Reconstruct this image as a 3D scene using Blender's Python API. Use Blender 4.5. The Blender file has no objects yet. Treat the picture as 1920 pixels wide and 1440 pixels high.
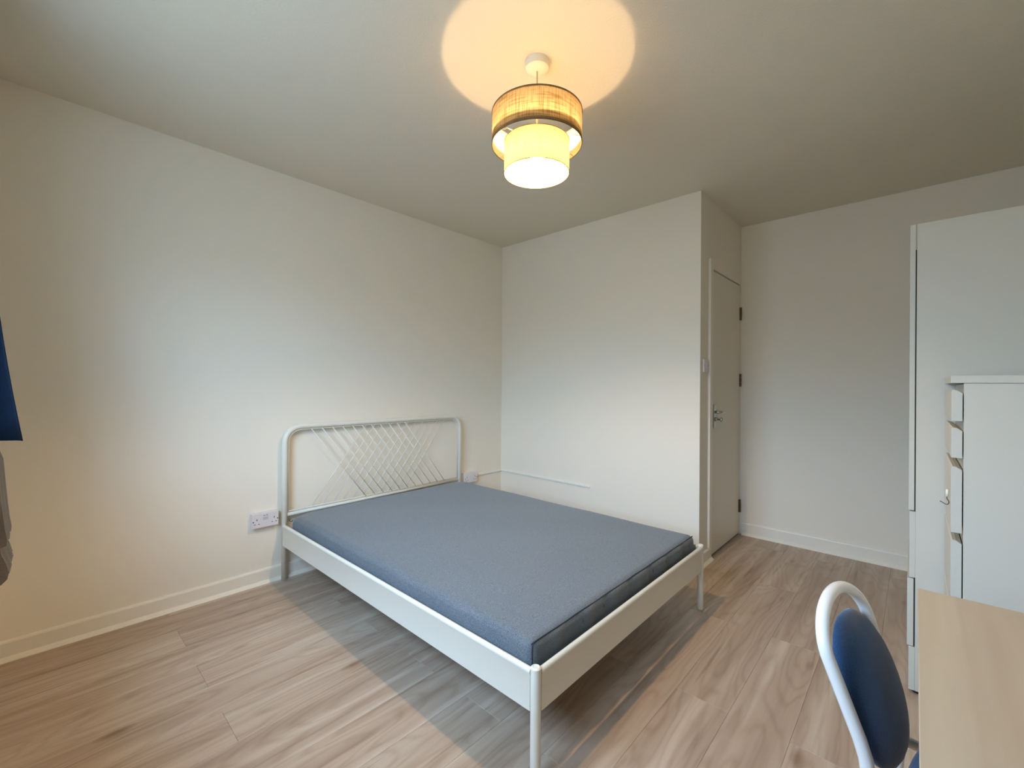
import bpy, bmesh, math, random
from mathutils import Vector, Matrix

random.seed(7)
S = bpy.context.scene
COL = S.collection
PI = math.pi

# ------------------------------------------------------------------ camera
cam_data = bpy.data.cameras.new('camera')
cam = bpy.data.objects.new('camera', cam_data)
COL.objects.link(cam)
cam_data.sensor_fit = 'HORIZONTAL'
cam_data.sensor_width = 36.0
cam_data.lens = 818.06 / 1920.0 * 36.0
cam_data.clip_start = 0.01
yaw, pitch, roll = 0.7459, 0.0005, 0.0066
R0 = Vector((math.cos(yaw), math.sin(yaw), 0)); F0 = Vector((-math.sin(yaw), math.cos(yaw), 0)); U0 = Vector((0, 0, 1))
F2 = F0 * math.cos(pitch) + U0 * math.sin(pitch); U2 = U0 * math.cos(pitch) - F0 * math.sin(pitch)
R3 = R0 * math.cos(roll) + U2 * math.sin(roll); U3 = U2 * math.cos(roll) - R0 * math.sin(roll)
M = Matrix((R3, U3, -F2)).transposed().to_4x4()
M.translation = Vector((0, 0, 1.22))
cam.matrix_world = M
S.camera = cam

# ------------------------------------------------------------------ world, exposure
W = bpy.data.worlds.new('sky'); S.world = W
W.use_nodes = True
wn = W.node_tree.nodes; wl = W.node_tree.links
wn.clear()
wo = wn.new('ShaderNodeOutputWorld'); wb = wn.new('ShaderNodeBackground')
wt = wn.new('ShaderNodeTexCoord'); ws = wn.new('ShaderNodeSeparateXYZ'); wr = wn.new('ShaderNodeValToRGB')
wl.new(wt.outputs['Generated'], ws.inputs[0])
wm = wn.new('ShaderNodeMapRange'); wm.inputs[1].default_value = -1; wm.inputs[2].default_value = 1
wl.new(ws.outputs['Z'], wm.inputs[0]); wl.new(wm.outputs[0], wr.inputs[0]); wl.new(wr.outputs[0], wb.inputs[0])
wl.new(wb.outputs[0], wo.inputs[0])
cr = wr.color_ramp
cr.elements[0].position = 0.0; cr.elements[0].color = (0.12, 0.17, 0.21, 1)      # ground and street
cr.elements[1].position = 1.0; cr.elements[1].color = (0.52, 0.82, 1.20, 1)      # overcast sky
e = cr.elements.new(0.52); e.color = (0.17, 0.24, 0.30, 1)
e = cr.elements.new(0.61); e.color = (0.52, 0.82, 1.19, 1)
wb.inputs[1].default_value = 9.2

WIN_X0, WIN_X1, WIN_Z0, WIN_Z1 = -2.05, -0.50, 0.98, 2.20
YF = -0.16                                     # inner face of the window wall
portal = bpy.data.lights.new('window_portal', 'AREA'); portal.shape = 'RECTANGLE'
portal.size = WIN_X1 - WIN_X0; portal.size_y = WIN_Z1 - WIN_Z0
portal.cycles.is_portal = True
po = bpy.data.objects.new('window_portal', portal); COL.objects.link(po)
po.location = ((WIN_X0 + WIN_X1) / 2, YF - 0.26, (WIN_Z0 + WIN_Z1) / 2)
po.rotation_euler = (math.radians(90), 0, 0)     # an area light shines along its -Z: turned to face into the room (+Y)

BULB = 740.0
S.view_settings.view_transform = 'Standard'
S.view_settings.look = 'None'
S.view_settings.gamma = 1.0
S.view_settings.exposure = 1.07
S.view_settings.use_curve_mapping = False
S.cycles.use_denoising = True
S.cycles.max_bounces = 10
S.cycles.diffuse_bounces = 7
S.cycles.sample_clamp_indirect = 8.0
S.cycles.caustics_reflective = False
S.cycles.caustics_refractive = False

# ------------------------------------------------------------------ node helpers
def srgb(r, g, b):
    f = lambda c: (c / 255 / 12.92) if c / 255 <= 0.04045 else ((c / 255 + 0.055) / 1.055) ** 2.4
    return (f(r), f(g), f(b), 1)

def new_mat(name):
    m = bpy.data.materials.new(name); m.use_nodes = True
    nt = m.node_tree; nt.nodes.clear()
    out = nt.nodes.new('ShaderNodeOutputMaterial'); b = nt.nodes.new('ShaderNodeBsdfPrincipled')
    nt.links.new(b.outputs[0], out.inputs[0])
    return m, nt, b, out

def mat(name, col, rough=0.5, metal=0.0, bump=0.0, bscale=200.0, var=0.0, vscale=3.0, spec=0.5, coat=0.0):
    m, nt, b, out = new_mat(name)
    b.inputs['Base Color'].default_value = col
    b.inputs['Roughness'].default_value = rough
    b.inputs['Metallic'].default_value = metal
    b.inputs['Specular IOR Level'].default_value = spec
    b.inputs['Coat Weight'].default_value = coat
    tc = nt.nodes.new('ShaderNodeTexCoord')
    if var:
        n = nt.nodes.new('ShaderNodeTexNoise'); n.inputs['Scale'].default_value = vscale; n.inputs['Detail'].default_value = 4
        nt.links.new(tc.outputs['Object'], n.inputs['Vector'])
        r = nt.nodes.new('ShaderNodeValToRGB')
        r.color_ramp.elements[0].position = 0.3; r.color_ramp.elements[1].position = 0.7
        r.color_ramp.elements[0].color = tuple(c * (1 - var) for c in col[:3]) + (1,)
        r.color_ramp.elements[1].color = tuple(min(1, c * (1 + var)) for c in col[:3]) + (1,)
        nt.links.new(n.outputs['Fac'], r.inputs[0]); nt.links.new(r.outputs[0], b.inputs['Base Color'])
    if bump:
        n = nt.nodes.new('ShaderNodeTexNoise'); n.inputs['Scale'].default_value = bscale; n.inputs['Detail'].default_value = 5
        nt.links.new(tc.outputs['Object'], n.inputs['Vector'])
        bp = nt.nodes.new('ShaderNodeBump'); bp.inputs['Strength'].default_value = bump; bp.inputs['Distance'].default_value = 0.002
        nt.links.new(n.outputs['Fac'], bp.inputs['Height']); nt.links.new(bp.outputs[0], b.inputs['Normal'])
    return m

WALL = mat('wall_paint', srgb(237, 229, 214), 0.75, bump=0.12, bscale=160, spec=0.2)
CEIL = mat('ceiling_paint', srgb(224, 216, 200), 0.9, bump=0.5, bscale=140, spec=0.1)
GLOSS = mat('gloss_paint', srgb(238, 231, 217), 0.38, bump=0.05, bscale=90)
DOORM = mat('door_paint', srgb(230, 221, 205), 0.42, bump=0.05, bscale=60)
METAL = mat('white_powder_coated_steel', srgb(226, 222, 209), 0.38, bump=0.06, bscale=400)
LACQ = mat('white_foil', srgb(205, 202, 191), 0.45, bump=0.05, bscale=500)
PLASTIC = mat('white_plastic', srgb(224, 216, 216), 0.35)
TRUNKM = mat('trunking_plastic', srgb(236, 232, 222), 0.4)
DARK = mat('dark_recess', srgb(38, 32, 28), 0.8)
BLACK = mat('black_slot', srgb(24, 22, 26), 0.7)
CHROME = mat('chrome', srgb(200, 198, 192), 0.18, metal=1.0)
STEELD = mat('aged_brass_steel', srgb(112, 100, 80), 0.35, metal=0.9)
FOOT = mat('dark_brown_plastic', srgb(52, 20, 14), 0.5)
TUBEW = mat('white_enamelled_tube', srgb(238, 238, 236), 0.25, coat=0.4)
UPVC = mat('window_plastic', srgb(238, 240, 240), 0.3)
CORD = mat('lamp_cord', srgb(215, 200, 175), 0.6)

def fabric(name, c1, c2, scale, stretch=(1, 1, 1), rough=0.95, bump=0.5, sheen=0.3, dist=0.0015, detail=3, low=0.25):
    m, nt, b, out = new_mat(name)
    b.inputs['Roughness'].default_value = rough
    b.inputs['Sheen Weight'].default_value = sheen
    b.inputs['Specular IOR Level'].default_value = 0.15
    tc = nt.nodes.new('ShaderNodeTexCoord'); mp = nt.nodes.new('ShaderNodeMapping')
    mp.inputs['Scale'].default_value = stretch
    nt.links.new(tc.outputs['Object'], mp.inputs[0])
    n = nt.nodes.new('ShaderNodeTexNoise'); n.inputs['Scale'].default_value = scale; n.inputs['Detail'].default_value = detail
    n.inputs['Roughness'].default_value = 0.7
    nt.links.new(mp.outputs[0], n.inputs['Vector'])
    n2 = nt.nodes.new('ShaderNodeTexNoise'); n2.inputs['Scale'].default_value = scale * 0.04; n2.inputs['Detail'].default_value = 2
    nt.links.new(tc.outputs['Object'], n2.inputs['Vector'])
    ad = nt.nodes.new('ShaderNodeMath'); ad.operation = 'MULTIPLY_ADD'; ad.inputs[1].default_value = low
    nt.links.new(n2.outputs['Fac'], ad.inputs[0]); nt.links.new(n.outputs['Fac'], ad.inputs[2])
    r = nt.nodes.new('ShaderNodeValToRGB')
    r.color_ramp.elements[0].position = 0.30 + low * .5; r.color_ramp.elements[0].color = c1
    r.color_ramp.elements[1].position = 0.70 + low * .5; r.color_ramp.elements[1].color = c2
    nt.links.new(ad.outputs[0], r.inputs[0]); nt.links.new(r.outputs[0], b.inputs['Base Color'])
    bp = nt.nodes.new('ShaderNodeBump'); bp.inputs['Strength'].default_value = bump; bp.inputs['Distance'].default_value = dist
    nt.links.new(n.outputs['Fac'], bp.inputs['Height']); nt.links.new(bp.outputs[0], b.inputs['Normal'])
    return m

MATTRESS = fabric('heathered_blue_grey_cover', srgb(60, 67, 73), srgb(134, 140, 146), 270, (1.0, 2.0, 1.6), low=0.0)
PIPING = mat('slate_piping', srgb(44, 52, 64), 0.9)
NAVY = fabric('blue_seat_fabric', srgb(20, 50, 90), srgb(46, 84, 128), 500, bump=0.3, sheen=0.4)
CURTAIN = fabric('navy_curtain_cloth', srgb(2, 9, 20), srgb(6, 19, 36), 300, bump=0.3, sheen=0.0)
GREYCLOTH = fabric('grey_cloth', srgb(92, 84, 78), srgb(132, 124, 116), 400, bump=0.5)

def plank_material():
    m, nt, b, out = new_mat('oak_laminate')
    N = nt.nodes.new; L = nt.links.new
    tc = N('ShaderNodeTexCoord'); oi = N('ShaderNodeObjectInfo')
    off = N('ShaderNodeVectorMath'); off.operation = 'SCALE'; off.inputs[0].default_value = (37.0, 91.0, 13.0)
    L(oi.outputs['Random'], off.inputs['Scale'])
    add = N('ShaderNodeVectorMath'); add.operation = 'ADD'
    L(tc.outputs['Object'], add.inputs[0]); L(off.outputs[0], add.inputs[1])
    # slow warp of the growth rings along the board
    mpw = N('ShaderNodeMapping'); mpw.inputs['Scale'].default_value = (5.5, 0.9, 1.0); L(add.outputs[0], mpw.inputs[0])
    nw = N('ShaderNodeTexNoise'); nw.inputs['Scale'].default_value = 1.0; nw.inputs['Detail'].default_value = 2.0
    nw.inputs['Roughness'].default_value = 0.45
    L(mpw.outputs[0], nw.inputs['Vector'])
    ring = N('ShaderNodeMath'); ring.operation = 'MULTIPLY'; ring.inputs[1].default_value = 16.0
    L(nw.outputs['Fac'], ring.inputs[0])
    mf = N('ShaderNodeMapping'); mf.inputs['Scale'].default_value = (60.0, 3.0, 1.0); L(add.outputs[0], mf.inputs[0])
    nf = N('ShaderNodeTexNoise'); nf.inputs['Scale'].default_value = 1.0; nf.inputs['Detail'].default_value = 5.0
    nf.inputs['Roughness'].default_value = 0.65
    L(mf.outputs[0], nf.inputs['Vector'])
    wig = N('ShaderNodeMath'); wig.operation = 'MULTIPLY_ADD'; wig.inputs[1].default_value = 0.55
    L(nf.outputs['Fac'], wig.inputs[0]); L(ring.outputs[0], wig.inputs[2])
    fr = N('ShaderNodeMath'); fr.operation = 'PINGPONG'; fr.inputs[1].default_value = 0.5
    L(wig.outputs[0], fr.inputs[0])
    grain = N('ShaderNodeValToRGB')
    grain.color_ramp.elements[0].position = 0.0; grain.color_ramp.elements[0].color = (0.0, 0.0, 0.0, 1)
    grain.color_ramp.elements[1].position = 0.30; grain.color_ramp.elements[1].color = (1, 1, 1, 1)
    L(fr.outputs[0], grain.inputs[0])
    # broad light and dark streaks
    ms = N('ShaderNodeMapping'); ms.inputs['Scale'].default_value = (15.0, 0.55, 1.0); L(add.outputs[0], ms.inputs[0])
    ns = N('ShaderNodeTexNoise'); ns.inputs['Scale'].default_value = 1.0; ns.inputs['Detail'].default_value = 3.0
    L(ms.outputs[0], ns.inputs['Vector'])
    base = N('ShaderNodeValToRGB')
    base.color_ramp.elements[0].position = 0.30; base.color_ramp.elements[0].color = srgb(176, 153, 133)
    base.color_ramp.elements[1].position = 0.70; base.color_ramp.elements[1].color = srgb(212, 195, 176)
    e = base.color_ramp.elements.new(0.5); e.color = srgb(194, 172, 152)
    L(ns.outputs['Fac'], base.inputs[0])
    # dark short streaks
    md = N('ShaderNodeMapping'); md.inputs['Scale'].default_value = (38.0, 1.8, 1.0); md.inputs['Location'].default_value = (5, 9, 0)
    L(add.outputs[0], md.inputs[0])
    nd = N('ShaderNodeTexNoise'); nd.inputs['Scale'].default_value = 1.0; nd.inputs['Detail'].default_value = 4.0
    L(md.outputs[0], nd.inputs['Vector'])
    dr = N('ShaderNodeValToRGB')
    dr.color_ramp.elements[0].position = 0.60; dr.color_ramp.elements[0].color = (1, 1, 1, 1)
    dr.color_ramp.elements[1].position = 0.76; dr.color_ramp.elements[1].color = (0.64, 0.56, 0.50, 1)
    L(nd.outputs['Fac'], dr.inputs[0])
    # knots
    mk = N('ShaderNodeMapping'); mk.inputs['Scale'].default_value = (4.6, 1.7, 1.0); L(add.outputs[0], mk.inputs[0])
    vk = N('ShaderNodeTexVoronoi'); vk.inputs['Scale'].default_value = 1.0
    L(mk.outputs[0], vk.inputs['Vector'])
    kr = N('ShaderNodeValToRGB')
    kr.color_ramp.elements[0].position = 0.03; kr.color_ramp.elements[0].color = (0.50, 0.38, 0.30, 1)
    kr.color_ramp.elements[1].position = 0.11; kr.color_ramp.elements[1].color = (1, 1, 1, 1)
    L(vk.outputs['Distance'], kr.inputs[0])
    mix1 = N('ShaderNodeMix'); mix1.data_type = 'RGBA'; mix1.blend_type = 'MULTIPLY'
    gd = N('ShaderNodeMix'); gd.data_type = 'RGBA'; gd.inputs[6].default_value = (0.87, 0.83, 0.79, 1); gd.inputs[7].default_value = (1, 1, 1, 1)
    L(grain.outputs[0], gd.inputs[0])
    mix1.inputs[0].default_value = 0.85
    L(base.outputs[0], mix1.inputs[6]); L(gd.outputs[2], mix1.inputs[7])
    mix2 = N('ShaderNodeMix'); mix2.data_type = 'RGBA'; mix2.blend_type = 'MULTIPLY'; mix2.inputs[0].default_value = 0.8
    L(mix1.outputs[2], mix2.inputs[6]); L(dr.outputs[0], mix2.inputs[7])
    mix3 = N('ShaderNodeMix'); mix3.data_type = 'RGBA'; mix3.blend_type = 'MULTIPLY'; mix3.inputs[0].default_value = 0.75
    L(mix2.outputs[2], mix3.inputs[6]); L(kr.outputs[0], mix3.inputs[7])
    # each board a little lighter or darker
    bv = N('ShaderNodeMapRange'); bv.inputs[3].default_value = 0.87; bv.inputs[4].default_value = 0.95
    L(oi.outputs['Random'], bv.inputs[0])
    mix4 = N('ShaderNodeVectorMath'); mix4.operation = 'SCALE'
    L(mix3.outputs[2], mix4.inputs[0]); L(bv.outputs[0], mix4.inputs['Scale'])
    L(mix4.outputs[0], b.inputs['Base Color'])
    b.inputs['Roughness'].default_value = 0.42
    b.inputs['Specular IOR Level'].default_value = 0.35
    bp = N('ShaderNodeBump'); bp.inputs['Strength'].default_value = 0.12; bp.inputs['Distance'].default_value = 0.001
    L(nf.outputs['Fac'], bp.inputs['Height']); L(bp.outputs[0], b.inputs['Normal'])
    return m
OAK = plank_material()

def birch_material():
    m, nt, b, out = new_mat('pale_birch_foil')
    N = nt.nodes.new; L = nt.links.new
    tc = N('ShaderNodeTexCoord')
    mp = N('ShaderNodeMapping'); mp.inputs['Scale'].default_value = (26.0, 2.2, 1.0); L(tc.outputs['Object'], mp.inputs[0])
    n = N('ShaderNodeTexNoise'); n.inputs['Scale'].default_value = 1.0; n.inputs['Detail'].default_value = 5; L(mp.outputs[0], n.inputs['Vector'])
    mp2 = N('ShaderNodeMapping'); mp2.inputs['Scale'].default_value = (9.0, 0.5, 1.0); L(tc.outputs['Object'], mp2.inputs[0])
    n2 = N('ShaderNodeTexNoise'); n2.inputs['Scale'].default_value = 1.0; n2.inputs['Detail'].default_value = 1; L(mp2.outputs[0], n2.inputs['Vector'])
    r = N('ShaderNodeValToRGB')
    r.color_ramp.elements[0].position = 0.3; r.color_ramp.elements[0].color = srgb(186, 170, 148)
    r.color_ramp.elements[1].position = 0.7; r.color_ramp.elements[1].color = srgb(197, 183, 161)
    L(n.outputs['Fac'], r.inputs[0])
    r2 = N('ShaderNodeValToRGB')
    r2.color_ramp.elements[0].position = 0.47; r2.color_ramp.elements[0].color = (0.93, 0.90, 0.88, 1)
    r2.color_ramp.elements[1].position = 0.53; r2.color_ramp.elements[1].color = (1, 1, 0.98, 1)
    L(n2.outputs['Fac'], r2.inputs[0])
    mx = N('ShaderNodeMix'); mx.data_type = 'RGBA'; mx.blend_type = 'MULTIPLY'; mx.inputs[0].default_value = 1
    L(r.outputs[0], mx.inputs[6]); L(r2.outputs[0], mx.inputs[7]); L(mx.outputs[2], b.inputs['Base Color'])
    b.inputs['Roughness'].default_value = 0.5
    return m
BIRCH = birch_material()

def shade_material(name, c_tr, c_df, fac, weave):
    m = bpy.data.materials.new(name); m.use_nodes = True
    nt = m.node_tree; nt.nodes.clear(); N = nt.nodes.new; L = nt.links.new
    out = N('ShaderNodeOutputMaterial'); t = N('ShaderNodeBsdfTranslucent'); d = N('ShaderNodeBsdfDiffuse'); mx = N('ShaderNodeMixShader')
    mx.inputs[0].default_value = fac
    L(t.outputs[0], mx.inputs[1]); L(d.outputs[0], mx.inputs[2]); L(mx.outputs[0], out.inputs[0])
    uv = N('ShaderNodeUVMap')
    cols = []
    for sc in ((10.0, 150.0), (190.0, 9.0)):
        mp = N('ShaderNodeMapping'); mp.inputs['Scale'].default_value = (sc[0], sc[1], 1); L(uv.outputs[0], mp.inputs[0])
        n = N('ShaderNodeTexNoise'); n.inputs['Scale'].default_value = 1.0; n.inputs['Detail'].default_value = 3; L(mp.outputs[0], n.inputs['Vector'])
        r = N('ShaderNodeValToRGB')
        r.color_ramp.elements[0].position = 0.35; r.color_ramp.elements[0].color = (1 - weave, 1 - weave * 1.15, 1 - weave * 1.4, 1)
        r.color_ramp.elements[1].position = 0.52; r.color_ramp.elements[1].color = (1, 1, 1, 1)
        L(n.outputs['Fac'], r.inputs[0]); cols.append(r)
    w = N('ShaderNodeMix'); w.data_type = 'RGBA'; w.blend_type = 'MULTIPLY'; w.inputs[0].default_value = 1
    L(cols[0].outputs[0], w.inputs[6]); L(cols[1].outputs[0], w.inputs[7])
    for bs, c in ((t, c_tr), (d, c_df)):
        q = N('ShaderNodeMix'); q.data_type = 'RGBA'; q.blend_type = 'MULTIPLY'; q.inputs[0].default_value = 1
        q.inputs[6].default_value = c; L(w.outputs[2], q.inputs[7]); L(q.outputs[2], bs.inputs[0])
    return m
SHADE_O = shade_material('outer_linen_shade', (0.66, 0.53, 0.36, 1), srgb(205, 180, 140), 0.25, 0.36)
SHADE_HEM = shade_material('linen_hem', (0.30, 0.21, 0.12, 1), srgb(205, 176, 136), 0.25, 0.25)
SHADE_I = shade_material('inner_cotton_shade', (0.085, 0.080, 0.030, 1), srgb(240, 225, 170), 0.25, 0.10)
TRIM = mat('shade_edge_binding', srgb(120, 96, 60), 0.8)
LAMPWIRE = mat('lamp_wire', srgb(232, 226, 210), 0.4)

def emit_mat(name, col, strength):
    m = bpy.data.materials.new(name); m.use_nodes = True
    nt = m.node_tree; nt.nodes.clear()
    out = nt.nodes.new('ShaderNodeOutputMaterial'); em = nt.nodes.new('ShaderNodeEmission')
    em.inputs[0].default_value = col; em.inputs[1].default_value = strength
    nt.links.new(em.outputs[0], out.inputs[0]); return m
BULBM = emit_mat('lit_bulb', (1.0, 0.68, 0.36, 1), BULB)

def glass_mat():
    m = bpy.data.materials.new('window_glass'); m.use_nodes = True
    nt = m.node_tree; nt.nodes.clear()
    out = nt.nodes.new('ShaderNodeOutputMaterial'); t = nt.nodes.new('ShaderNodeBsdfTransparent'); g = nt.nodes.new('ShaderNodeBsdfGlossy')
    g.inputs['Roughness'].default_value = 0.02
    mx = nt.nodes.new('ShaderNodeMixShader'); mx.inputs[0].default_value = 0.06
    nt.links.new(t.outputs[0], mx.inputs[1]); nt.links.new(g.outputs[0], mx.inputs[2]); nt.links.new(mx.outputs[0], out.inputs[0])
    return m
GLASS = glass_mat()

# ------------------------------------------------------------------ object helpers
def tag(o, label=None, cat=None, group=None, kind=None):
    if label: o['label'] = label
    if cat: o['category'] = cat
    if group: o['group'] = group
    if kind: o['kind'] = kind
    return o

def empty(name, loc=(0, 0, 0), rz=0.0):
    o = bpy.data.objects.new(name, None); COL.objects.link(o)
    o.location = loc; o.rotation_euler = (0, 0, rz); o.empty_display_size = 0.1
    return o

def link(name, bm, m, parent=None, smooth=False, mats=None):
    me = bpy.data.meshes.new(name)
    bmesh.ops.recalc_face_normals(bm, faces=bm.faces)
    bm.to_mesh(me); bm.free()
    for mm in (mats or [m]): me.materials.append(mm)
    if smooth:
        for p in me.polygons: p.use_smooth = True
    o = bpy.data.objects.new(name, me); COL.objects.link(o)
    if parent: o.parent = parent
    return o

def add_box(bm, x0, x1, y0, y1, z0, z1, bev=0.0, seg=2):
    t = bmesh.new()
    bmesh.ops.create_cube(t, size=1)
    for v in t.verts:
        v.co = Vector((x0 + (v.co.x + .5) * (x1 - x0), y0 + (v.co.y + .5) * (y1 - y0), z0 + (v.co.z + .5) * (z1 - z0)))
    if bev: bmesh.ops.bevel(t, geom=list(t.edges), offset=bev, segments=seg, affect='EDGES', profile=0.5)
    me = bpy.data.meshes.new('tmp'); t.to_mesh(me); t.free(); bm.from_mesh(me); bpy.data.meshes.remove(me)

def box(name, m, parent, x0, x1, y0, y1, z0, z1, bev=0.0, seg=2):
    bm = bmesh.new(); add_box(bm, x0, x1, y0, y1, z0, z1, bev, seg)
    return link(name, bm, m, parent)

def add_tube(bm, pts, r, n=12, cap=True):
    pts = [Vector(p) for p in pts]
    rings = []; up = None
    for i, p in enumerate(pts):
        d = (pts[min(i + 1, len(pts) - 1)] - pts[max(i - 1, 0)]).normalized()
        if up is None:
            up = Vector((0, 0, 1)) if abs(d.z) < 0.9 else Vector((1, 0, 0))
        a = (up - d * up.dot(d)).normalized(); b = d.cross(a); up = a
        rr = r[i] if isinstance(r, (list, tuple)) else r
        rings.append([bm.verts.new(p + a * rr * math.cos(2 * PI * k / n) + b * rr * math.sin(2 * PI * k / n)) for k in range(n)])
    for q, s in zip(rings, rings[1:]):
        for k in range(n): bm.faces.new((q[k], q[(k + 1) % n], s[(k + 1) % n], s[k]))
    if cap:
        bm.faces.new(rings[0][::-1]); bm.faces.new(rings[-1])

def tube(name, m, parent, pts, r, n=12, cap=True):
    bm = bmesh.new(); add_tube(bm, pts, r, n, cap); return link(name, bm, m, parent, smooth=True)

def lathe(name, m, parent, prof, n=32, loc=(0, 0, 0), smooth=True):
    bm = bmesh.new(); rings = []
    for r, z in prof:
        rings.append([bm.verts.new((loc[0] + r * math.cos(2 * PI * k / n), loc[1] + r * math.sin(2 * PI * k / n), loc[2] + z)) for k in range(n)] if r > 1e-6
                     else [bm.verts.new((loc[0], loc[1], loc[2] + z))])
    for q, s in zip(rings, rings[1:]):
        for k in range(n):
            a = [q[k % len(q)], q[(k + 1) % len(q)], s[(k + 1) % len(s)], s[k % len(s)]]
            a = list(dict.fromkeys(a))
            if len(a) > 2: bm.faces.new(a)
    o = link(name, bm, m, parent, smooth)
    return o

def sharpen(o, ang=35):
    md = o.modifiers.new('e', 'EDGE_SPLIT'); md.split_angle = math.radians(ang); return o

def extrude_profile(name, m, parent, prof, axis, a0, a1, smooth=False):
    """prof: list of (u, v); axis 'x': (a, u, v), axis 'y': (u, a, v)"""
    bm = bmesh.new()
    P = (lambda a, u, v: (a, u, v)) if axis == 'x' else (lambda a, u, v: (u, a, v))
    r0 = [bm.verts.new(P(a0, u, v)) for u, v in prof]; r1 = [bm.verts.new(P(a1, u, v)) for u, v in prof]
    n = len(prof)
    for k in range(n): bm.faces.new((r0[k], r0[(k + 1) % n], r1[(k + 1) % n], r1[k]))
    bm.faces.new(r0[::-1]); bm.faces.new(r1)
    o = link(name, bm, m, parent, smooth)
    if smooth: sharpen(o, 40)
    return o

# ------------------------------------------------------------------ the room
XA, XD, XR = -2.912, -1.059, 0.62
YB, YC = 3.004, 3.928
HC = 2.5276
T = 0.12
fl = tag(box('floor', DARK, None, XA - T, XR + T, YF - T, YC + T, -0.10, -0.0085), kind='structure')
tag(box('ceiling', CEIL, None, XA - T, XR + T, YF - 0.35, YC + T, HC, HC + 0.12), kind='structure')
tag(box('wall_left', WALL, None, XA - T, XA, YF - 0.35, YB + T, 0, HC), kind='structure')
tag(box('wall_back', WALL, None, XA, XD - 0.1, YB, YB + 0.10, 0, HC), kind='structure')
bm = bmesh.new()
add_box(bm, XD - 0.10, XD, YB, 3.215, 0, HC)
add_box(bm, XD - 0.10, XD, 3.215, YC, 2.055, HC)
add_box(bm, XD - 0.10, XD, 3.915, YC, 0, 2.055)
tag(link('wall_side', bm, WALL), kind='structure')
tag(box('wall_far', WALL, None, XD - 0.10, XR + T, YC, YC + T, 0, HC), kind='structure')
tag(box('wall_right', WALL, None, XR, XR + T, YF - 0.35, YC, 0, HC), kind='structure')
bm = bmesh.new()
add_box(bm, XA, WIN_X0, YF - 0.30, YF, 0, HC)
add_box(bm, WIN_X1, XR, YF - 0.30, YF, 0, HC)
add_box(bm, WIN_X0, WIN_X1, YF - 0.30, YF, 0, WIN_Z0)
add_box(bm, WIN_X0, WIN_X1, YF - 0.30, YF, WIN_Z1, HC)
tag(link('wall_front', bm, WALL), kind='structure')

# window (behind and to the left of the camera)
w1 = tag(empty('window_1', ((WIN_X0 + WIN_X1) / 2, YF - 0.20, WIN_Z0)), kind='structure')
def at_parent(o, root):
    o.parent = root; o.matrix_parent_inverse = Matrix.Translation(root.location).inverted(); return o
bm = bmesh.new(); fw = 0.06
add_box(bm, WIN_X0, WIN_X1, YF - 0.24, YF - 0.17, WIN_Z0, WIN_Z0 + fw, 0.004)
add_box(bm, WIN_X0, WIN_X1, YF - 0.24, YF - 0.17, WIN_Z1 - fw, WIN_Z1, 0.004)
for x in (WIN_X0, (WIN_X0 + WIN_X1) / 2 - fw / 2, WIN_X1 - fw):
    add_box(bm, x, x + fw, YF - 0.24, YF - 0.17, WIN_Z0 + fw, WIN_Z1 - fw, 0.004)
at_parent(link('window_frame', bm, UPVC), w1)
for x in (WIN_X0 + fw, (WIN_X0 + WIN_X1) / 2 + fw / 2):
    at_parent(box('pane', GLASS, None, x, x + (WIN_X1 - WIN_X0) / 2 - 1.5 * fw, YF - 0.206, YF - 0.204, WIN_Z0 + fw, WIN_Z1 - fw), w1)
at_parent(box('window_sill', GLOSS, None, WIN_X0 - 0.04, WIN_X1 + 0.04, YF - 0.17, YF + 0.035, WIN_Z0 - 0.025, WIN_Z0, 0.006), w1)

# floor boards: rows run along y, 0.196 wide
PW, PL = 0.196, 1.285
rows = []
for k in range(-20, 12):
    a = -0.310 + k * PW; b_ = a + PW
    if b_ <= XA + 0.001 or a >= XR - 0.001: continue
    rows.append((k, max(a, XA), min(b_, XR)))
GAP = 0.0005
full = None
def plank_mesh(w, l):
    bm = bmesh.new()
    c = 0.0011; z1 = 0.0; z0 = -0.008
    lo = [(-w / 2, -l / 2), (w / 2, -l / 2), (w / 2, l / 2), (-w / 2, l / 2)]
    hi = [(-w / 2 + c, -l / 2 + c), (w / 2 - c, -l / 2 + c), (w / 2 - c, l / 2 - c), (-w / 2 + c, l / 2 - c)]
    A = [bm.verts.new((x, y, z0)) for x, y in lo]; B = [bm.verts.new((x, y, z1 - 0.0008)) for x, y in lo]; Cc = [bm.verts.new((x, y, z1)) for x, y in hi]
    for q, s in ((A, B), (B, Cc)):
        for k in range(4): bm.faces.new((q[k], q[(k + 1) % 4], s[(k + 1) % 4], s[k]))
    bm.faces.new(Cc); bm.faces.new(A[::-1])
    bmesh.ops.recalc_face_normals(bm, faces=bm.faces)
    me = bpy.data.meshes.new('floor_plank'); bm.to_mesh(me); bm.free(); me.materials.append(OAK); return me
cache = {}
for k, a, b_ in rows:
    j = 0.464 if k % 2 == 0 else 1.137           # half-bond laying pattern
    y = j
    while y > YF: y -= PL
    while y < YC - 0.001:
        y0, y1 = max(y, YF), min(y + PL, YC)
        if y1 - y0 > 0.02:
            w, l = round(b_ - a - GAP, 4), round(y1 - y0 - GAP, 4)
            if (w, l) not in cache: cache[(w, l)] = plank_mesh(w, l)
            o = bpy.data.objects.new('floor_plank', cache[(w, l)]); COL.objects.link(o)
            o.parent = fl; o.location = ((a + b_) / 2, (y0 + y1) / 2, 0)
        y += PL

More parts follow.
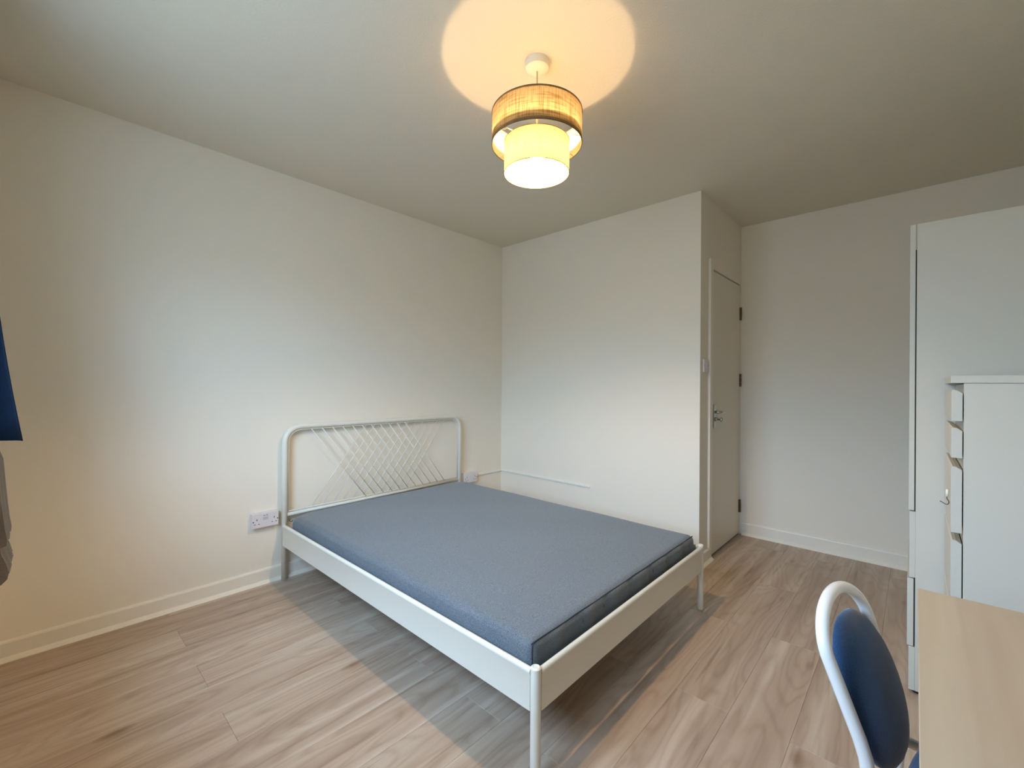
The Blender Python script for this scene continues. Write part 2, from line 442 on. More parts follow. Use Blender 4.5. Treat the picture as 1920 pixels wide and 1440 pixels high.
# skirting boards, each with the beading that covers the floor gap
def skirting(name, axis, wallc, sgn, a0, a1, h=0.088):
    t = 0.014
    prof = [(wallc, 0.0), (wallc + sgn * t, 0.0), (wallc + sgn * t, h - 0.010), (wallc + sgn * (t - 0.003), h - 0.003), (wallc + sgn * (t - 0.008), h), (wallc, h)]
    o = tag(extrude_profile(name, GLOSS, None, prof, axis, a0, a1), kind='structure')
    u = wallc + sgn * t
    bead = [(u, 0.0), (u + sgn * 0.018, 0.0), (u + sgn * 0.018, 0.003), (u + sgn * 0.014, 0.008), (u + sgn * 0.010, 0.010), (u + sgn * 0.007, 0.014), (u + sgn * 0.003, 0.018), (u, 0.019)]
    extrude_profile('floor_beading', GLOSS, o, bead, axis, a0, a1)
    return o
skirting('baseboard_left', 'y', XA, 1, YF, YB)
skirting('baseboard_back', 'x', YB, -1, XA + 0.033, XD + 0.014)
skirting('baseboard_side', 'y', XD, 1, YB - 0.014, 3.206)
skirting('baseboard_far', 'x', YC, -1, XD + 0.02, XR, 0.10)
skirting('baseboard_right', 'y', XR, -1, YF, YC - 0.033)
skirting('baseboard_front', 'x', YF, 1, XA + 0.033, XR - 0.033)

# ------------------------------------------------------------------ door
d1 = tag(empty('door_1', (XD, 3.56, 0)), kind='structure')
leaf = at_parent(box('door_leaf', DOORM, None, XD - 0.045, XD - 0.002, 3.222, 3.905, 0.012, 2.0385, 0.002), d1)
bm = bmesh.new()
add_box(bm, XD, XD + 0.018, 3.150, 3.204, 0.089, 2.104, 0.004)
at_parent(link('architrave', bm, GLOSS), d1)
bm = bmesh.new()
add_box(bm, XD - 0.098, XD + 0.001, 3.2155, 3.2205, 0, 2.050)
add_box(bm, XD - 0.098, XD + 0.001, 3.9085, 3.9145, 0, 2.050)
add_box(bm, XD - 0.098, XD + 0.001, 3.2155, 3.9145, 2.0485, 2.0545)
at_parent(link('door_frame', bm, GLOSS), d1)
at_parent(box('closet_dark', DARK, None, XD - 0.098, XD - 0.060, 3.2205, 3.9085, 0, 2.048), d1).name = 'closet_shade'  # dark slab behind the leaf: shade of the door gaps put in as colour
for zc in (1.81, 1.265, 0.235):
    bm = bmesh.new()
    add_box(bm, XD - 0.004, XD + 0.004, 3.893, 3.907, zc - 0.052, zc + 0.052, 0.001)
    add_tube(bm, [(XD + 0.006, 3.906, zc - 0.052), (XD + 0.006, 3.906, zc - 0.018)], 0.006, 10)
    add_tube(bm, [(XD + 0.006, 3.906, zc - 0.016), (XD + 0.006, 3.906, zc + 0.018)], 0.0065, 10)
    add_tube(bm, [(XD + 0.006, 3.906, zc + 0.020), (XD + 0.006, 3.906, zc + 0.052)], 0.006, 10)
    h = at_parent(link('hinge', bm, STEELD), d1)
# handle: back plate, lever and thumb turn
bm = bmesh.new()
add_box(bm, XD - 0.003, XD + 0.006, 3.272, 3.308, 0.915, 1.083, 0.003)
hp = at_parent(link('handle_plate', bm, CHROME), d1); hp['label'] = 'chrome handle back plate'
bm = bmesh.new()
add_tube(bm, [(XD + 0.006, 3.290, 1.030), (XD + 0.030, 3.290, 1.030), (XD + 0.042, 3.298, 1.030), (XD + 0.046, 3.320, 1.029), (XD + 0.046, 3.370, 1.026), (XD + 0.044, 3.405, 1.022)],
         [0.010, 0.0095, 0.010, 0.010, 0.009, 0.005], 12)
link('lever', bm, CHROME, hp, smooth=True)
bm = bmesh.new()
add_tube(bm, [(XD + 0.006, 3.290, 0.978), (XD + 0.022, 3.290, 0.978)], 0.014, 14)
add_tube(bm, [(XD + 0.022, 3.290, 0.978), (XD + 0.040, 3.290, 0.978), (XD + 0.044, 3.290, 0.978), (XD + 0.058, 3.290, 0.978)], [0.006, 0.006, 0.016, 0.014], 14)
link('thumb_turn', bm, CHROME, hp, smooth=True)

# ------------------------------------------------------------------ switch, sockets, trunking
sw = tag(empty('light_switch', (XD, 3.092, 1.312)), 'small white light switch on the narrow wall strip left of the door', 'switch')
at_parent(box('face_plate', PLASTIC, None, XD, XD + 0.011, 3.048, 3.136, 1.312, 1.398, 0.003), sw)
at_parent(box('rocker', PLASTIC, None, XD + 0.011, XD + 0.015, 3.084, 3.100, 1.340, 1.370, 0.001), sw)
for z in (1.330, 1.382):
    pass
for y in (3.062, 3.122):
    at_parent(tube('screw', BLACK, None, [(XD + 0.0105, y, 1.355), (XD + 0.012, y, 1.355)], 0.0025, 8), sw)

def socket(x, yc, z0, label, usb):
    r = tag(empty('double_socket', (x, yc, z0)), label, 'socket')
    d = 0.040; w = 0.147; h = 0.087
    at_parent(box('back_box', PLASTIC, None, x, x + d - 0.009, yc - w / 2 + 0.0015, yc + w / 2 - 0.0015, z0 + 0.0015, z0 + h - 0.0015, 0.002), r)
    fp = at_parent(box('face_plate', PLASTIC, None, x + d - 0.009, x + d, yc - w / 2, yc + w / 2, z0, z0 + h, 0.003), r)
    for s in (-1, 1):
        c = yc + s * 0.0475
        xx = x + d - 0.0004
        box('earth_slot', BLACK, fp, xx, xx + 0.0008, c - 0.0022, c + 0.0022, z0 + 0.046, z0 + 0.055)
        for t in (-1, 1): box('pin_slot', BLACK, fp, xx, xx + 0.0008, c + t * 0.011 - 0.0034, c + t * 0.011 + 0.0034, z0 + 0.022, z0 + 0.026)
        bm = bmesh.new()
        add_tube(bm, [(xx, yc + s * 0.067, z0 + 0.040), (xx + 0.0009, yc + s * 0.067, z0 + 0.040)], 0.0036, 10)
        q = link('screw', bm, BLACK, fp)
        if usb:
            bm = bmesh.new(); add_box(bm, xx, xx + 0.0008, yc + s * 0.0075 - 0.0042, yc + s * 0.0075 + 0.0042, z0 + 0.070, z0 + 0.073)
            q = link('usb_port', bm, BLACK, fp)
        else:
            bm = bmesh.new(); add_box(bm, xx, xx + 0.003, yc + s * 0.012 - 0.004, yc + s * 0.012 + 0.004, z0 + 0.058, z0 + 0.070, 0.001)
            q = link('rocker', bm, PLASTIC, fp)
    if usb:
        bm = bmesh.new(); add_box(bm, x + d - 0.0002, x + d + 0.0008, yc - 0.014, yc + 0.014, z0 + 0.045, z0 + 0.063)
        q = link('port_panel', bm, mat('grey_plate_print', srgb(198, 190, 192), 0.5), fp)
    return r
socket(XA, 0.928, 0.350, 'white double power socket on the wall left of the bed', True)
socket(XA, 2.585, 0.352, 'white double power socket right of the headboard, where the thin trunking starts', False)

tr = tag(empty('cable_trunking', (XA, YB, 0.40)), 'thin white cable trunking running round the corner above the mattress', 'trunking')
def trunk(name, x0, x1, y0, y1, z): return at_parent(box(name, TRUNKM, None, x0, x1, y0, y1, z - 0.008, z + 0.008, 0.003), tr)
trunk('trunking_strip', XA, XA + 0.012, 2.66, YB - 0.0005, 0.398)
trunk('trunking_strip', XA + 0.0125, -1.911, YB - 0.012, YB, 0.400)

# ------------------------------------------------------------------ bed
BX, BY, BL, BW = -0.853, 1.040, 2.014, 1.4135
bed = tag(empty('bed_frame', (BX, BY, 0), 0.0033), 'white metal double bed frame with a lattice of crossing rods in the headboard', 'bed')
# local frame: x = 0 at the foot, -BL at the head; y = 0 near side, BW far side
LEGR = 0.0165; HT = 0.3525
for y in (0, BW):
    prof = [(0, 0), (LEGR - .002, 0), (LEGR, .002), (LEGR, HT - .004), (LEGR - .003, HT - .001), (LEGR - .006, HT), (LEGR - .008, HT - .0015), (0, HT - .0015)]
    sharpen(lathe('leg', METAL, bed, prof, 24, (0, y, 0)))
# rails: flat steel panel, rolled top edge
def rail_profile(c, s, z0=0.215, z1=0.345):
    # c: outer face coordinate, s: direction inward
    p = [(c, z0), (c, z1 - 0.018)]
    r = 0.0105; cc = c + s * (r - 0.003); cz = z1 - r
    for i in range(9):
        a = PI + 0.35 - (PI + 0.35) * i / 8
        p.append((cc - s * r * math.cos(PI - a) * 1.0 if False else cc + s * r * math.cos(a), cz + r * math.sin(a)))
    p += [(c + s * 0.014, z1 - 0.018), (c + s * 0.014, z0)]
    return p
for y, s in ((-0.013, 1), (BW + 0.013, -1)):
    o = extrude_profile('side_rail', METAL, bed, rail_profile(y, s), 'x', -BL + LEGR * .6, -LEGR * .8)
    for p in o.data.polygons: p.use_smooth = True
    sharpen(o, 50)
o = extrude_profile('foot_rail', METAL, bed, rail_profile(0.013, -1), 'y', LEGR * .8, BW - LEGR * .8)
for p in o.data.polygons: p.use_smooth = True
sharpen(o, 50)
HX = -BL
def arch(y0, y1, z0, z1, R, x, n=8):
    p = [(x, y0, z0)]
    for i in range(n + 1):
        a = PI - PI / 2 * i / n; p.append((x, y0 + R + R * math.cos(a), z1 - R + R * math.sin(a)))
    for i in range(n + 1):
        a = PI / 2 - PI / 2 * i / n; p.append((x, y1 - R + R * math.cos(a), z1 - R + R * math.sin(a)))
    p.append((x, y1, z0)); return p
tube('headboard_frame', METAL, bed, arch(0, BW, 0.0, 0.944, 0.095, HX), LEGR, 18)
tube('inner_wire', METAL, bed, arch(0.0215, BW - 0.0215, 0.418, 0.9235, 0.078, HX) , 0.0034, 8)
tube('inner_wire', METAL, bed, [(HX, 0.020, 0.420), (HX, BW - 0.020, 0.420)], 0.0034, 8)
tube('headboard_bar', METAL, bed, [(HX, 0.014, 0.400), (HX, BW - 0.014, 0.400)], 0.0105, 14)
tube('headboard_bar', METAL, bed, [(HX, 0.014, 0.235), (HX, BW - 0.014, 0.235)], 0.0105, 14)
sp = (1.906 - 1.201) / 10
rod = None
for i in range(11):
    for (ya, yb, dx) in ((1.200 + i * sp, 1.584 + i * sp, 0.0032), (1.586 + i * sp, 1.206 + i * sp, -0.0032)):
        za, zb = 0.9235, 0.420
        tube('rod', METAL, bed, [(HX + dx, ya - BY, za), (HX + dx, yb - BY, zb)], 0.0027, 6)
# mid beam, brackets and slats under the mattress
box('mid_beam', METAL, bed, -BL + 0.03, -0.02, BW / 2 - 0.02, BW / 2 + 0.02, 0.200, 0.230, 0.002)
tube('support_leg', METAL, bed, [(-BL / 2, BW / 2, 0.0), (-BL / 2, BW / 2, 0.200)], 0.015, 12)
slat_me = None
for i in range(15):
    x = -0.10 - i * 0.13
    if slat_me is None:
        o = box('bed_slat', BIRCH, bed, -0.035, 0.035, 0.004, BW - 0.004, 0.231, 0.240, 0.002); slat_me = o
        o.location.x = x
    else:
        c = slat_me.copy(); COL.objects.link(c); c.location.x = x
tube('corner_bolt', CHROME, bed, [(HX + 0.016, 0.030, 0.362), (HX + 0.024, 0.036, 0.362)], 0.007, 10)

# ------------------------------------------------------------------ mattress
def mattress():
    X0, X1, Y0, Y1, Z0, Z1 = -2.838, -0.884, 1.060, 2.436, 0.241, 0.402
    bm = bmesh.new()
    nx, ny, nz = 84, 60, 8
    r = 0.030
    def pos(u, v, w):
        # u,v,w in [-1,1] box coordinates mapped onto a rounded box
        hx, hy, hz = (X1 - X0) / 2, (Y1 - Y0) / 2, (Z1 - Z0) / 2
        p = Vector((u * hx, v * hy, w * hz))
        rc = r
        q = Vector((max(-hx + rc, min(hx - rc, p.x)), max(-hy + rc, min(hy - rc, p.y)), max(-hz + rc, min(hz - rc, p.z))))
        d = p - q
        if d.length > 1e-9: p = q + d.normalized() * rc
        # vertical corners a little softer
        crown = 0.010 * max(0, 1 - u ** 4) * max(0, 1 - v ** 4)
        if w > 0: p.z += crown * w
        # soft waviness of the cover
        p.z += 0.0016 * math.sin(p.x * 9 + 1.3) * math.sin(p.y * 8) * (1 if w > .5 else 0)
        side = 0.0025 * math.sin(p.y * 31) + 0.0018 * math.sin(p.y * 67 + 1)
        if u > .9 and abs(w) < .9: p.x += side
        if v < -.9 and abs(w) < .9: p.y += 0.002 * math.sin(p.x * 17)
        # the head corners sit lower
        cr = max(0, -u - 0.93) / 0.07 * max(0, abs(v) - 0.86) / 0.14
        p.z -= 0.028 * cr * (1 if w > 0 else 0)
        return p + Vector(((X0 + X1) / 2, (Y0 + Y1) / 2, (Z0 + Z1) / 2))
    def spaced(n, rr):
        # denser towards the ends
        out = []
        for i in range(n + 1):
            t = i / n
            out.append(-1 + 2 * t)
        e = [0, rr * .15, rr * .35, rr * .6, rr * .85]
        mid = [-1 + 2 * (rr / 2 + (1 - rr) * i / n) for i in range(n + 1)]
        return [-1 + k for k in e] + mid + [1 - k for k in e[::-1]]
    us = spaced(nx, 2 * r / (X1 - X0) * 2 / 2); vs = spaced(ny, 2 * r / (Y1 - Y0)); wz = spaced(nz, 2 * r / (Z1 - Z0))
    vc = {}
    def V(a, b, c):
        k = (round(a, 6), round(b, 6), round(c, 6))
        if k not in vc: vc[k] = bm.verts.new(pos(a, b, c))
        return vc[k]
    def face(l):
        l = list(dict.fromkeys(l))
        if len(l) > 2:
            try: bm.faces.new(l)
            except ValueError: pass
    for i in range(len(us) - 1):
        for j in range(len(vs) - 1):
            for w in (-1, 1): face([V(us[i], vs[j], w), V(us[i + 1], vs[j], w), V(us[i + 1], vs[j + 1], w), V(us[i], vs[j + 1], w)])
    for i in range(len(us) - 1):
        for k in range(len(wz) - 1):
            for v in (-1, 1): face([V(us[i], v, wz[k]), V(us[i + 1], v, wz[k]), V(us[i + 1], v, wz[k + 1]), V(us[i], v, wz[k + 1])])
    for j in range(len(vs) - 1):
        for k in range(len(wz) - 1):
            for u in (-1, 1): face([V(u, vs[j], wz[k]), V(u, vs[j + 1], wz[k]), V(u, vs[j + 1], wz[k + 1]), V(u, vs[j], wz[k + 1])])
    bmesh.ops.remove_doubles(bm, verts=bm.verts, dist=1e-5)
    root = tag(empty('mattress', ((X0 + X1) / 2, (Y0 + Y1) / 2, Z0)), 'blue-grey heathered mattress lying on the white bed frame', 'mattress')
    c = at_parent(link('cover', bm, MATTRESS, None, smooth=True), root)
    def seam(pts, r_=0.0020):
        at_parent(tube('piping', PIPING, None, pts, r_, 6), root)
    seam([(X1 - 0.0090, Y0 + 0.006 + t * (Y1 - Y0 - 0.012), Z1 - 0.0085 + 0.0008 * math.sin(t * 40)) for t in [i / 40 for i in range(41)]])
    seam([(X1 - 0.009, Y0 + 0.009, Z0 + 0.02 + t * (Z1 - Z0 - 0.030)) for t in [i / 8 for i in range(9)]], 0.0016)
    seam([(X1 - 0.009, Y1 - 0.009, Z0 + 0.02 + t * (Z1 - Z0 - 0.030)) for t in [i / 8 for i in range(9)]], 0.0016)
    # stitched tucks along the foot end
    for i in range(9):
        y = Y0 + 0.14 + i * 0.145
        at_parent(tube('tuck', PIPING, None, [(X1 + 0.0006, y, 0.356), (X1 - 0.0006, y + 0.001, 0.368)], 0.0008, 5), root)
    return root
mattress()

# ------------------------------------------------------------------ pendant lamp
LX, LY = -1.131, 1.362
lamp = tag(empty('pendant_lamp', (LX, LY, HC)), 'lit two-tier drum pendant lamp in beige linen hanging from the ceiling over the bed', 'lamp')
rose = sharpen(lathe('ceiling_rose', METAL, lamp, [(0, -0.040), (0.012, -0.040), (0.040, -0.036), (0.0475, -0.030), (0.049, -0.020), (0.049, 0)], 36))
a0 = math.radians(228)
dr = Vector((math.cos(math.radians(195)), math.sin(math.radians(195)), 0))
bm = bmesh.new()
va = []
for i in range(7):
    a = math.radians(150 + i * 6)
    for z in (-0.001, -0.0095):
        va.append(bm.verts.new((0.0495 * math.cos(a), 0.0495 * math.sin(a), z)))
for i in range(6): bm.faces.new((va[2 * i], va[2 * i + 1], va[2 * i + 3], va[2 * i + 2]))
link('rose_slot', bm, BLACK, rose)
tube('cord', CORD, lamp, [(0, 0, -0.038), (0, 0, -0.300)], 0.0033, 8)
sharpen(lathe('lamp_holder', mat('holder_plastic', srgb(235, 228, 210), 0.4), lamp, [(0, -0.262), (0.010, -0.264), (0.017, -0.275), (0.020, -0.300), (0.020, -0.330), (0.017, -0.332), (0, -0.332)], 24))
bulbz = 2.158 - HC
prof = [(0.0306, bulbz + 0.0015), (0.0309, bulbz)]
for i in range(1, 11):
    a = PI / 2 + PI / 2 * i / 10; prof.append((0.031 * math.sin(a), bulbz + 0.031 * math.cos(a)))
prof[-1] = (0, bulbz - 0.031)
lathe('bulb', BULBM, lamp, prof, 32)
lathe('bulb_base', mat('bulb_base_plastic', srgb(240, 238, 230), 0.4), lamp, [(0.0306, bulbz + 0.0017), (0.0285, bulbz + 0.022), (0.020, bulbz + 0.046), (0.0165, bulbz + 0.050)], 32)
def drum(name, m, r, z0, z1, hem=None):
    n = 96; bm = bmesh.new(); uvl = bm.loops.layers.uv.new('UVMap')
    zs = [z0, z1]
    rings = [[bm.verts.new((r * math.cos(2 * PI * k / n), r * math.sin(2 * PI * k / n), z)) for k in range(n)] for z in zs]
    for k in range(n):
        f = bm.faces.new((rings[0][k], rings[0][(k + 1) % n], rings[1][(k + 1) % n], rings[1][k]))
        for lp, (u, v) in zip(f.loops, ((k, 0), (k + 1, 0), (k + 1, 1), (k, 1))): lp[uvl].uv = (u / n * 2 * PI * r, (z1 - z0) * v)
        f.smooth = True
    return link(name, bm, m, lamp)
zo1, zo0 = 2.313 - HC, 2.187 - HC
zi1, zi0 = 2.199 - HC, 2.073 - HC
so = drum('outer_shade', SHADE_O, 0.181, zo0, zo1)
LINER = shade_material('shade_liner', (0.72, 0.68, 0.58, 1), srgb(244, 238, 220), 0.6, 0.0)
h = drum('liner', LINER, 0.1800, zo0 + 0.001, zo1 - 0.001); h.parent = so
h = drum('shade_hem', SHADE_HEM, 0.1822, zo0, zo0 + 0.012); h.parent = so
h = drum('shade_hem', SHADE_HEM, 0.1822, zo1 - 0.006, zo1); h.parent = so
si = drum('inner_shade', SHADE_I, 0.131, zi0, zi1)
def ring(r, z, rad, m, par, name):
    n = 72; bm = bmesh.new()
    pts = [(r * math.cos(2 * PI * k / n), r * math.sin(2 * PI * k / n), z) for k in range(n + 1)]
    add_tube(bm, pts, rad, 6, False); return link(name, bm, m, par, smooth=True)
ring(0.1815, zo1, 0.0016, TRIM, so, 'shade_rim'); ring(0.1815, zo0, 0.0016, TRIM, so, 'shade_rim')
ring(0.1312, zi0, 0.0014, TRIM, si, 'shade_rim'); ring(0.1312, zi1, 0.0014, TRIM, si, 'shade_rim')
hz = -0.318
ring(0.022, hz, 0.0025, LAMPWIRE, lamp, 'wire_collar')
for k in range(3):
    a = math.radians(20 + 120 * k); c, s = math.cos(a), math.sin(a)
    tube('wire_arm', LAMPWIRE, lamp, [(0.021 * c, 0.021 * s, hz), (0.150 * c, 0.150 * s, hz - 0.004), (0.160 * c, 0.160 * s, zo0 + 0.010), (0.179 * c, 0.179 * s, zo0 + 0.003)], 0.0018, 6)
    a += math.radians(50); c, s = math.cos(a), math.sin(a)
    tube('wire_arm', LAMPWIRE, lamp, [(0.129 * c, 0.129 * s, zi1 - 0.001), (0.150 * c, 0.150 * s, zi1 + 0.006), (0.179 * c, 0.179 * s, zo0 + 0.001)], 0.0018, 6)

# ------------------------------------------------------------------ wardrobe
wd = tag(empty('wardrobe', (0.30, 2.66, 0)), 'tall white wardrobe against the right wall, seen from its side', 'wardrobe')
def wb_(name, m, *a, bev=0.0008, root=None):
    return at_parent(box(name, m, None, *a, bev), root or wd)
WY0, WY1, WX1, WZ = 2.361, 2.961, 0.585, 1.866
wb_('side_panel', LACQ, 0.0035, WX1, WY0, WY0 + 0.018, 0.014, WZ)
wb_('side_panel', LACQ, 0.0035, WX1, WY1 - 0.018, WY1, 0.014, WZ)
wb_('top_panel', LACQ, 0.0035, WX1, WY0 + 0.0181, WY1 - 0.0181, WZ - 0.018, WZ)
wb_('back_panel', LACQ, WX1 - 0.006, WX1, WY0 + 0.0181, WY1 - 0.0181, 0.06, WZ - 0.0181)
wb_('shelf', LACQ, 0.02, WX1 - 0.0065, WY0 + 0.0181, WY1 - 0.0181, 0.716, 0.734)
wb_('door', LACQ, -0.0168, -0.0004, WY0 + 0.0005, WY1 - 0.0005, 0.7285, WZ)
GAPSHADE = mat('dark_gap_shade', srgb(46, 38, 32), 0.8)  # dark colour standing in for shadow in the wardrobe front gaps
wb_('door_gap_shade', GAPSHADE, -0.0003, 0.0034, WY0 + 0.002, WY1 - 0.003, 0.730, 1.765, bev=0)  # added strip, paints the shadow line between door and side panel
wb_('drawer_gap_shade', GAPSHADE, -0.0009, 0.0034, WY0 + 0.001, WY1 - 0.003, 0.192, 0.4570, bev=0)  # same painted shadow behind the lower drawer front
wb_('drawer_front', LACQ, -0.0145, 0.0033, WY0 + 0.0005, WY1 - 0.0005, 0.4615, 0.7235)
wb_('drawer_front', LACQ, -0.0200, -0.0010, WY0 - 0.002, WY1 - 0.0005, 0.1900, 0.4575)
wb_('plinth', LACQ, -0.0150, 0.0033, WY0 - 0.001, WY1 - 0.0005, 0.0145, 0.1865)
for x in (0.012, 0.56):
    for y in (WY0 + 0.03, WY1 - 0.03):
        at_parent(lathe('foot', FOOT, None, [(0, 0), (0.018, 0), (0.021, 0.0145), (0, 0.0145)], 20, (x, y, 0)), wd)

# ------------------------------------------------------------------ chest of drawers
ch = tag(empty('chest_of_drawers', (0.34, 2.15, 0)), 'tall white chest of drawers standing in front of the wardrobe side', 'chest of drawers')
CY0, CY1, CX0, CX1 = 1.953, 2.352, 0.112, 0.585
C = lambda name, *a, bev=0.001: at_parent(box(name, LACQ, None, *a, bev), ch)
C('side_panel', CX0, CX1, CY0, CY0 + 0.018, 0.0, 1.2318)
C('side_panel', CX0, CX1, CY1 - 0.018, CY1, 0.0, 1.2318)
C('top_panel', 0.083, CX1, CY0 - 0.001, CY1 + 0.001, 1.2328, 1.256)
C('back_panel', CX1 - 0.006, CX1 - 0.001, CY0 + 0.0182, CY1 - 0.0182, 0.05, 1.230)
C('front_rail', CX0 + 0.001, CX0 + 0.014, CY0 + 0.0182, CY1 - 0.0182, 0.03, 1.230)
# drawer fronts: slab with a lip on top that slopes back into a finger gap
drs = [(1.1140, 1.2110), (0.9980, 1.0925), (0.7630, 0.9700), (0.5280, 0.7390), (0.2930, 0.5040), (0.0580, 0.2690)]
for i, (z0, z1) in enumerate(drs):
    fx = 0.0845
    prof = [(CX0 - 0.0030, z0), (fx + 0.001, z0), (fx, z0 + 0.001), (fx, z1 - 0.007), (fx + 0.001, z1 - 0.002), (fx + 0.004, z1 + 0.0005),
            (fx + 0.012, z1 - 0.001), (CX0 - 0.0030, z1 - 0.010)]
    o = extrude_profile('drawer_front', LACQ, None, prof, 'y', CY0 + 0.0015, CY1 - 0.0015)
    at_parent(o, ch)
    # the sloping lip behind the gap above
# small white plug with a dark wire hook on the third drawer
hk = tag(empty('wire_hook', (0.083, 2.03, 0.86)), 'small white clip with a dark bent wire on the chest drawer edge', 'hook')
at_parent(tube('clip', mat('cream_clip', srgb(232, 230, 214), 0.5), None, [(0.080, 2.040, 0.882), (0.079, 2.040, 0.858)], 0.0038, 10), hk)
at_parent(tube('wire', mat('dark_wire', srgb(70, 62, 48), 0.5), None,
     [(0.079, 2.040, 0.860), (0.079, 2.040, 0.851), (0.083, 2.036, 0.844), (0.0835, 2.036, 0.838), (0.081, 2.036, 0.833), (0.075, 2.036, 0.833), (0.068, 2.036, 0.838), (0.062, 2.036, 0.841)], 0.0013, 6), hk)

# ------------------------------------------------------------------ desk
dk = tag(empty('desk', (0.31, 0.86, 0)), 'pale birch desk top at the bottom right corner beside the blue chair', 'desk')
DX0, DX1, DY0, DY1, DZ = 0.0065, 0.606, 0.255, 1.455, 0.73
at_parent(box('desk_top', BIRCH, None, DX0, DX1, DY0, DY1, DZ - 0.034, DZ, 0.0012), dk)
for x in (DX0 + 0.03, DX1 - 0.06):
    for y in (DY0 + 0.035, DY1 - 0.035):
        bm = bmesh.new()
        add_tube(bm, [(x, y, 0), (x, y, 0.002), (x, y, 0.02), (x, y, DZ - 0.034)], [0.018, 0.020, 0.020, 0.020], 20)
        at_parent(link('leg', bm, METAL, None, smooth=True), dk)

# ------------------------------------------------------------------ chair
PSI, LAM = 0.1971, 0.3087
CXC, CYC = -0.1058, 1.2356
chair = tag(empty('desk_chair', (CXC, CYC, 0)), 'blue padded desk chair with a looped white tubular back, pushed up to the desk', 'chair')
Lv = Vector((math.sin(PSI), math.cos(PSI), 0)); Nv = Vector((math.cos(PSI), -math.sin(PSI), 0))
UPv = Vector((0, 0, math.cos(LAM))) - Nv * math.sin(LAM)
C0 = Vector((CXC, CYC, 0.6635))
def cp(s, t, n=0.0): return C0 + Lv * s + UPv * t + Nv * n
A_, B_, SPL, TR = 0.1302, 0.0947, -0.1527, 0.0127
pts = []
# near leg from the floor, up the back, over the loop and down again
def low(sgn):
    j = cp(sgn * (A_ + SPL * 0.25), -0.25)
    base = Vector((j.x, j.y, 0.0)) + Nv * (-0.10)
    return j, base + Lv * sgn * 0.07
jn, bn = low(-1); jf, bf = low(1)
def smooth_join(a, b, c, n=5):
    return [a.lerp(b, t).lerp(b.lerp(c, t), t) for t in [i / n for i in range(n + 1)]]
pts = [bn] + smooth_join(bn.lerp(jn, .75), jn, cp(-(A_ + SPL * 0.16), -0.16))
for t in (0.12, 0.08, 0.04): pts.append(cp(-(A_ + SPL * t), -t))
for i in range(33):
    th = PI * i / 32; pts.append(cp(-A_ * math.cos(th), B_ * math.sin(th)))
for t in (0.04, 0.08, 0.12): pts.append(cp(A_ + SPL * t, -t))
pts += smooth_join(cp(A_ + SPL * 0.16, -0.16), jf, jf.lerp(bf, .25)) + [bf]
at_parent(tube('back_frame', TUBEW, None, pts, TR, 18), chair)
# back pad: upholstered shell, bulging forwards
def pad(cs, ct, hw, hh, d0, d1, n=28, mrows=20):
    bm = bmesh.new()
    rings = []
    for i in range(mrows + 1):
        ph = -PI / 2 + PI * i / mrows
        rr = max(0.0, math.cos(ph)) ** 0.55; dd = math.sin(ph)
        ring_ = []
        for k in range(n):
            a = 2 * PI * k / n
            ca, sa = math.cos(a), math.sin(a)
            e_ = 0.85
            s = hw * rr * math.copysign(abs(ca) ** e_, ca); t = hh * rr * math.copysign(abs(sa) ** e_, sa)
            if t > 0: s *= 1 - 0.10 * (t / hh) ** 2
            nn = (d0 + d1) / 2 + (d1 - d0) / 2 * math.copysign(abs(dd) ** 0.8, dd)
            nn -= 0.020 * (s / hw) ** 2          # wraps round the sitter
            nn += 0.020 * (1 - (t / hh) ** 2)
            ring_.append(bm.verts.new(cp(cs + s, ct + t, nn)))
        rings.append(ring_)
    for q, s in zip(rings, rings[1:]):
        for k in range(n): bm.faces.new((q[k], q[(k + 1) % n], s[(k + 1) % n], s[k]))
    bmesh.ops.remove_doubles(bm, verts=bm.verts, dist=1e-5)
    return bm
at_parent(link('back_pad', pad(0.037, -0.115, 0.131, 0.150, -0.032, 0.015), NAVY, None, smooth=True), chair)
# seat: rounded cushion on a tubular frame
sc = C0 + UPv * (-0.25) + Nv * 0.22; sc.z = 0.455
bm = bmesh.new(); rings = []
for i in range(13):
    ph = -PI / 2 + PI * i / 12; rr = max(0, math.cos(ph)) ** 0.35
    ring_ = []
    for k in range(32):
        a = 2 * PI * k / 32
        u = math.copysign(abs(math.cos(a)) ** 0.6, math.cos(a)); v = math.copysign(abs(math.sin(a)) ** 0.6, math.sin(a))
        ring_.append(bm.verts.new(sc + Nv * (0.19 * rr * u) + Lv * (0.185 * rr * v) + Vector((0, 0, 0.028 * math.sin(ph)))))
    rings.append(ring_)
for q, s in zip(rings, rings[1:]):
    for k in range(32): bm.faces.new((q[k], q[(k + 1) % 32], s[(k + 1) % 32], s[k]))
bmesh.ops.remove_doubles(bm, verts=bm.verts, dist=1e-5)
at_parent(link('seat', bm, NAVY, None, smooth=True), chair)
for s in (-1, 1):
    jb = (jn if s < 0 else jf).copy(); jb.z = 0.418
    jb = sc + Nv * (-0.235) + Lv * (s * 0.115); jb.z = 0.418
    f0 = sc + Nv * 0.17 + Lv * (s * 0.15); f0.z = 0.415
    ff = f0 + Nv * 0.04 + Lv * s * 0.03; ff.z = 0.0
    p = [jb] + smooth_join(jb.lerp(f0, .85), f0, f0.lerp(ff, .15)) + [ff]
    at_parent(tube('front_leg', TUBEW, None, p, 0.011, 14), chair)
for b0 in (bn, bf):
    at_parent(lathe('foot_cap', BLACK, None, [(0, 0), (0.015, 0), (0.016, 0.02), (0.0135, 0.024)], 16, (b0.x, b0.y, 0)), chair)

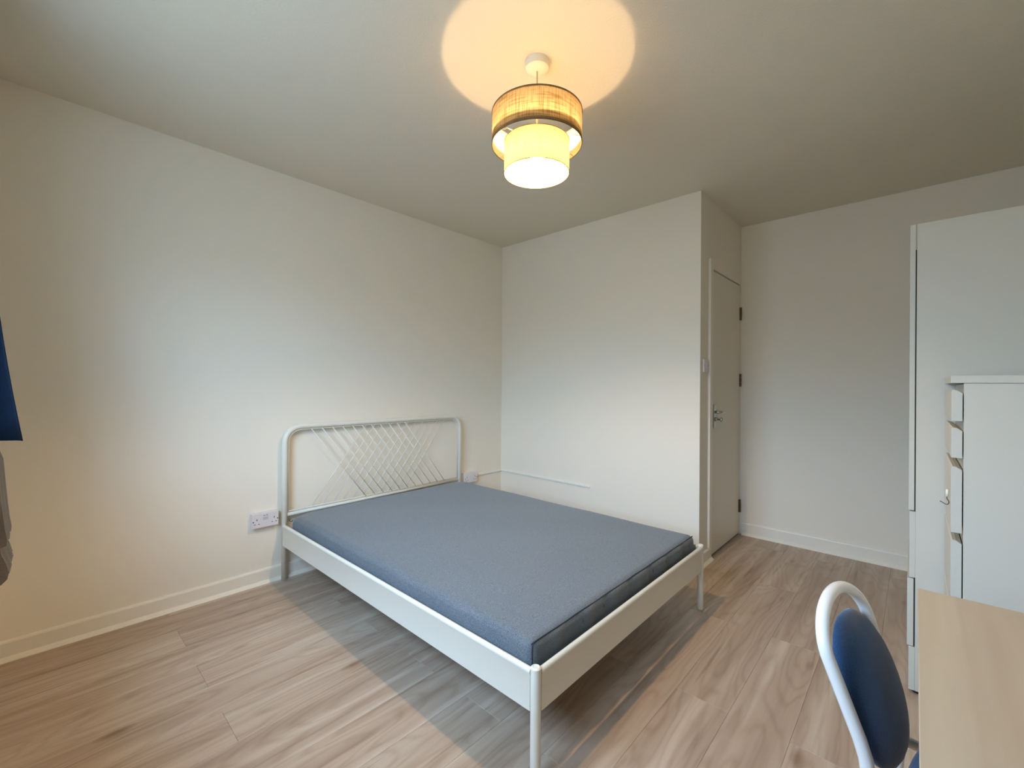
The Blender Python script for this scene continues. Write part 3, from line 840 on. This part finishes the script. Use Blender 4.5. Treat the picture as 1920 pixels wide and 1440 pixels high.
# ------------------------------------------------------------------ curtain at the left edge
cu = tag(empty('curtain', (-2.2, -0.09, 1.03)), 'dark navy curtain hanging at the left edge of the picture', 'curtain')
bm = bmesh.new()
n = 90; rows_ = 16
grid = []
for j in range(rows_ + 1):
    v = j / rows_; z = 2.30 - v * (2.30 - 1.030)
    line = []
    for i in range(n + 1):
        u = i / n
        flare = v ** 1.4
        x = -2.46 + u * 0.38
        y = -0.134 + 0.016 * flare + (0.010 + 0.008 * v) * math.sin(u * 2 * PI * 6.5 + 0.6) + 0.006 * flare * math.sin(u * 9)
        k = min(1.0, max(0.0, (u - 0.72) / 0.28)); k = k * k * (3 - 2 * k)
        y = y * (1 - k) + (-0.127 + 0.092 * v ** 2.1) * k
        line.append(bm.verts.new((x, y, z)))
    grid.append(line)
for a, b_ in zip(grid, grid[1:]):
    for i in range(n): bm.faces.new((a[i], a[i + 1], b_[i + 1], b_[i]))
o = at_parent(link('cloth', bm, CURTAIN, None, smooth=True), cu)
o.modifiers.new('t', 'SOLIDIFY').thickness = 0.003
rail = tag(empty('curtain_rail', (-1.1, -0.10, 2.31)), 'white curtain rail above the window behind the camera', 'curtain rail')
at_parent(box('track', UPVC, None, -2.47, -0.10, -0.135, -0.117, 2.303, 2.320, 0.003), rail)
for x in (-2.3, -1.3, -0.3):
    at_parent(box('bracket', UPVC, None, x - 0.012, x + 0.012, YF, -0.1355, 2.300, 2.322, 0.002), rail)

# grey cloth hanging below the curtain, over the window sill
prof = [(-0.099, 0.99), (-0.087, 0.953), (-0.080, 0.85), (-0.072, 0.76), (-0.067, 0.722), (-0.068, 0.706), (-0.081, 0.699), (-0.079, 0.68),
        (-0.069, 0.65), (-0.0625, 0.62), (-0.066, 0.60), (-0.078, 0.586), (-0.095, 0.580), (-0.150, 0.585), (-0.155, 0.70), (-0.155, 0.99)]
bm = bmesh.new(); rr_ = []
for i in range(13):
    u = i / 12; x = -2.34 + u * 0.26
    rr_.append([bm.verts.new((x, y + (0.004 * math.sin(u * 15 + z * 6) if 0 < i < 12 and y > -0.1 else 0), z)) for y, z in prof])
for a, b_ in zip(rr_, rr_[1:]):
    for k in range(len(prof)): bm.faces.new((a[k], a[(k + 1) % len(prof)], b_[(k + 1) % len(prof)], b_[k]))
bm.faces.new(rr_[0][::-1]); bm.faces.new(rr_[-1])
gc = tag(link('hanging_cloth', bm, GREYCLOTH, None), 'grey-brown cloth edge hanging below the navy curtain', 'cloth')
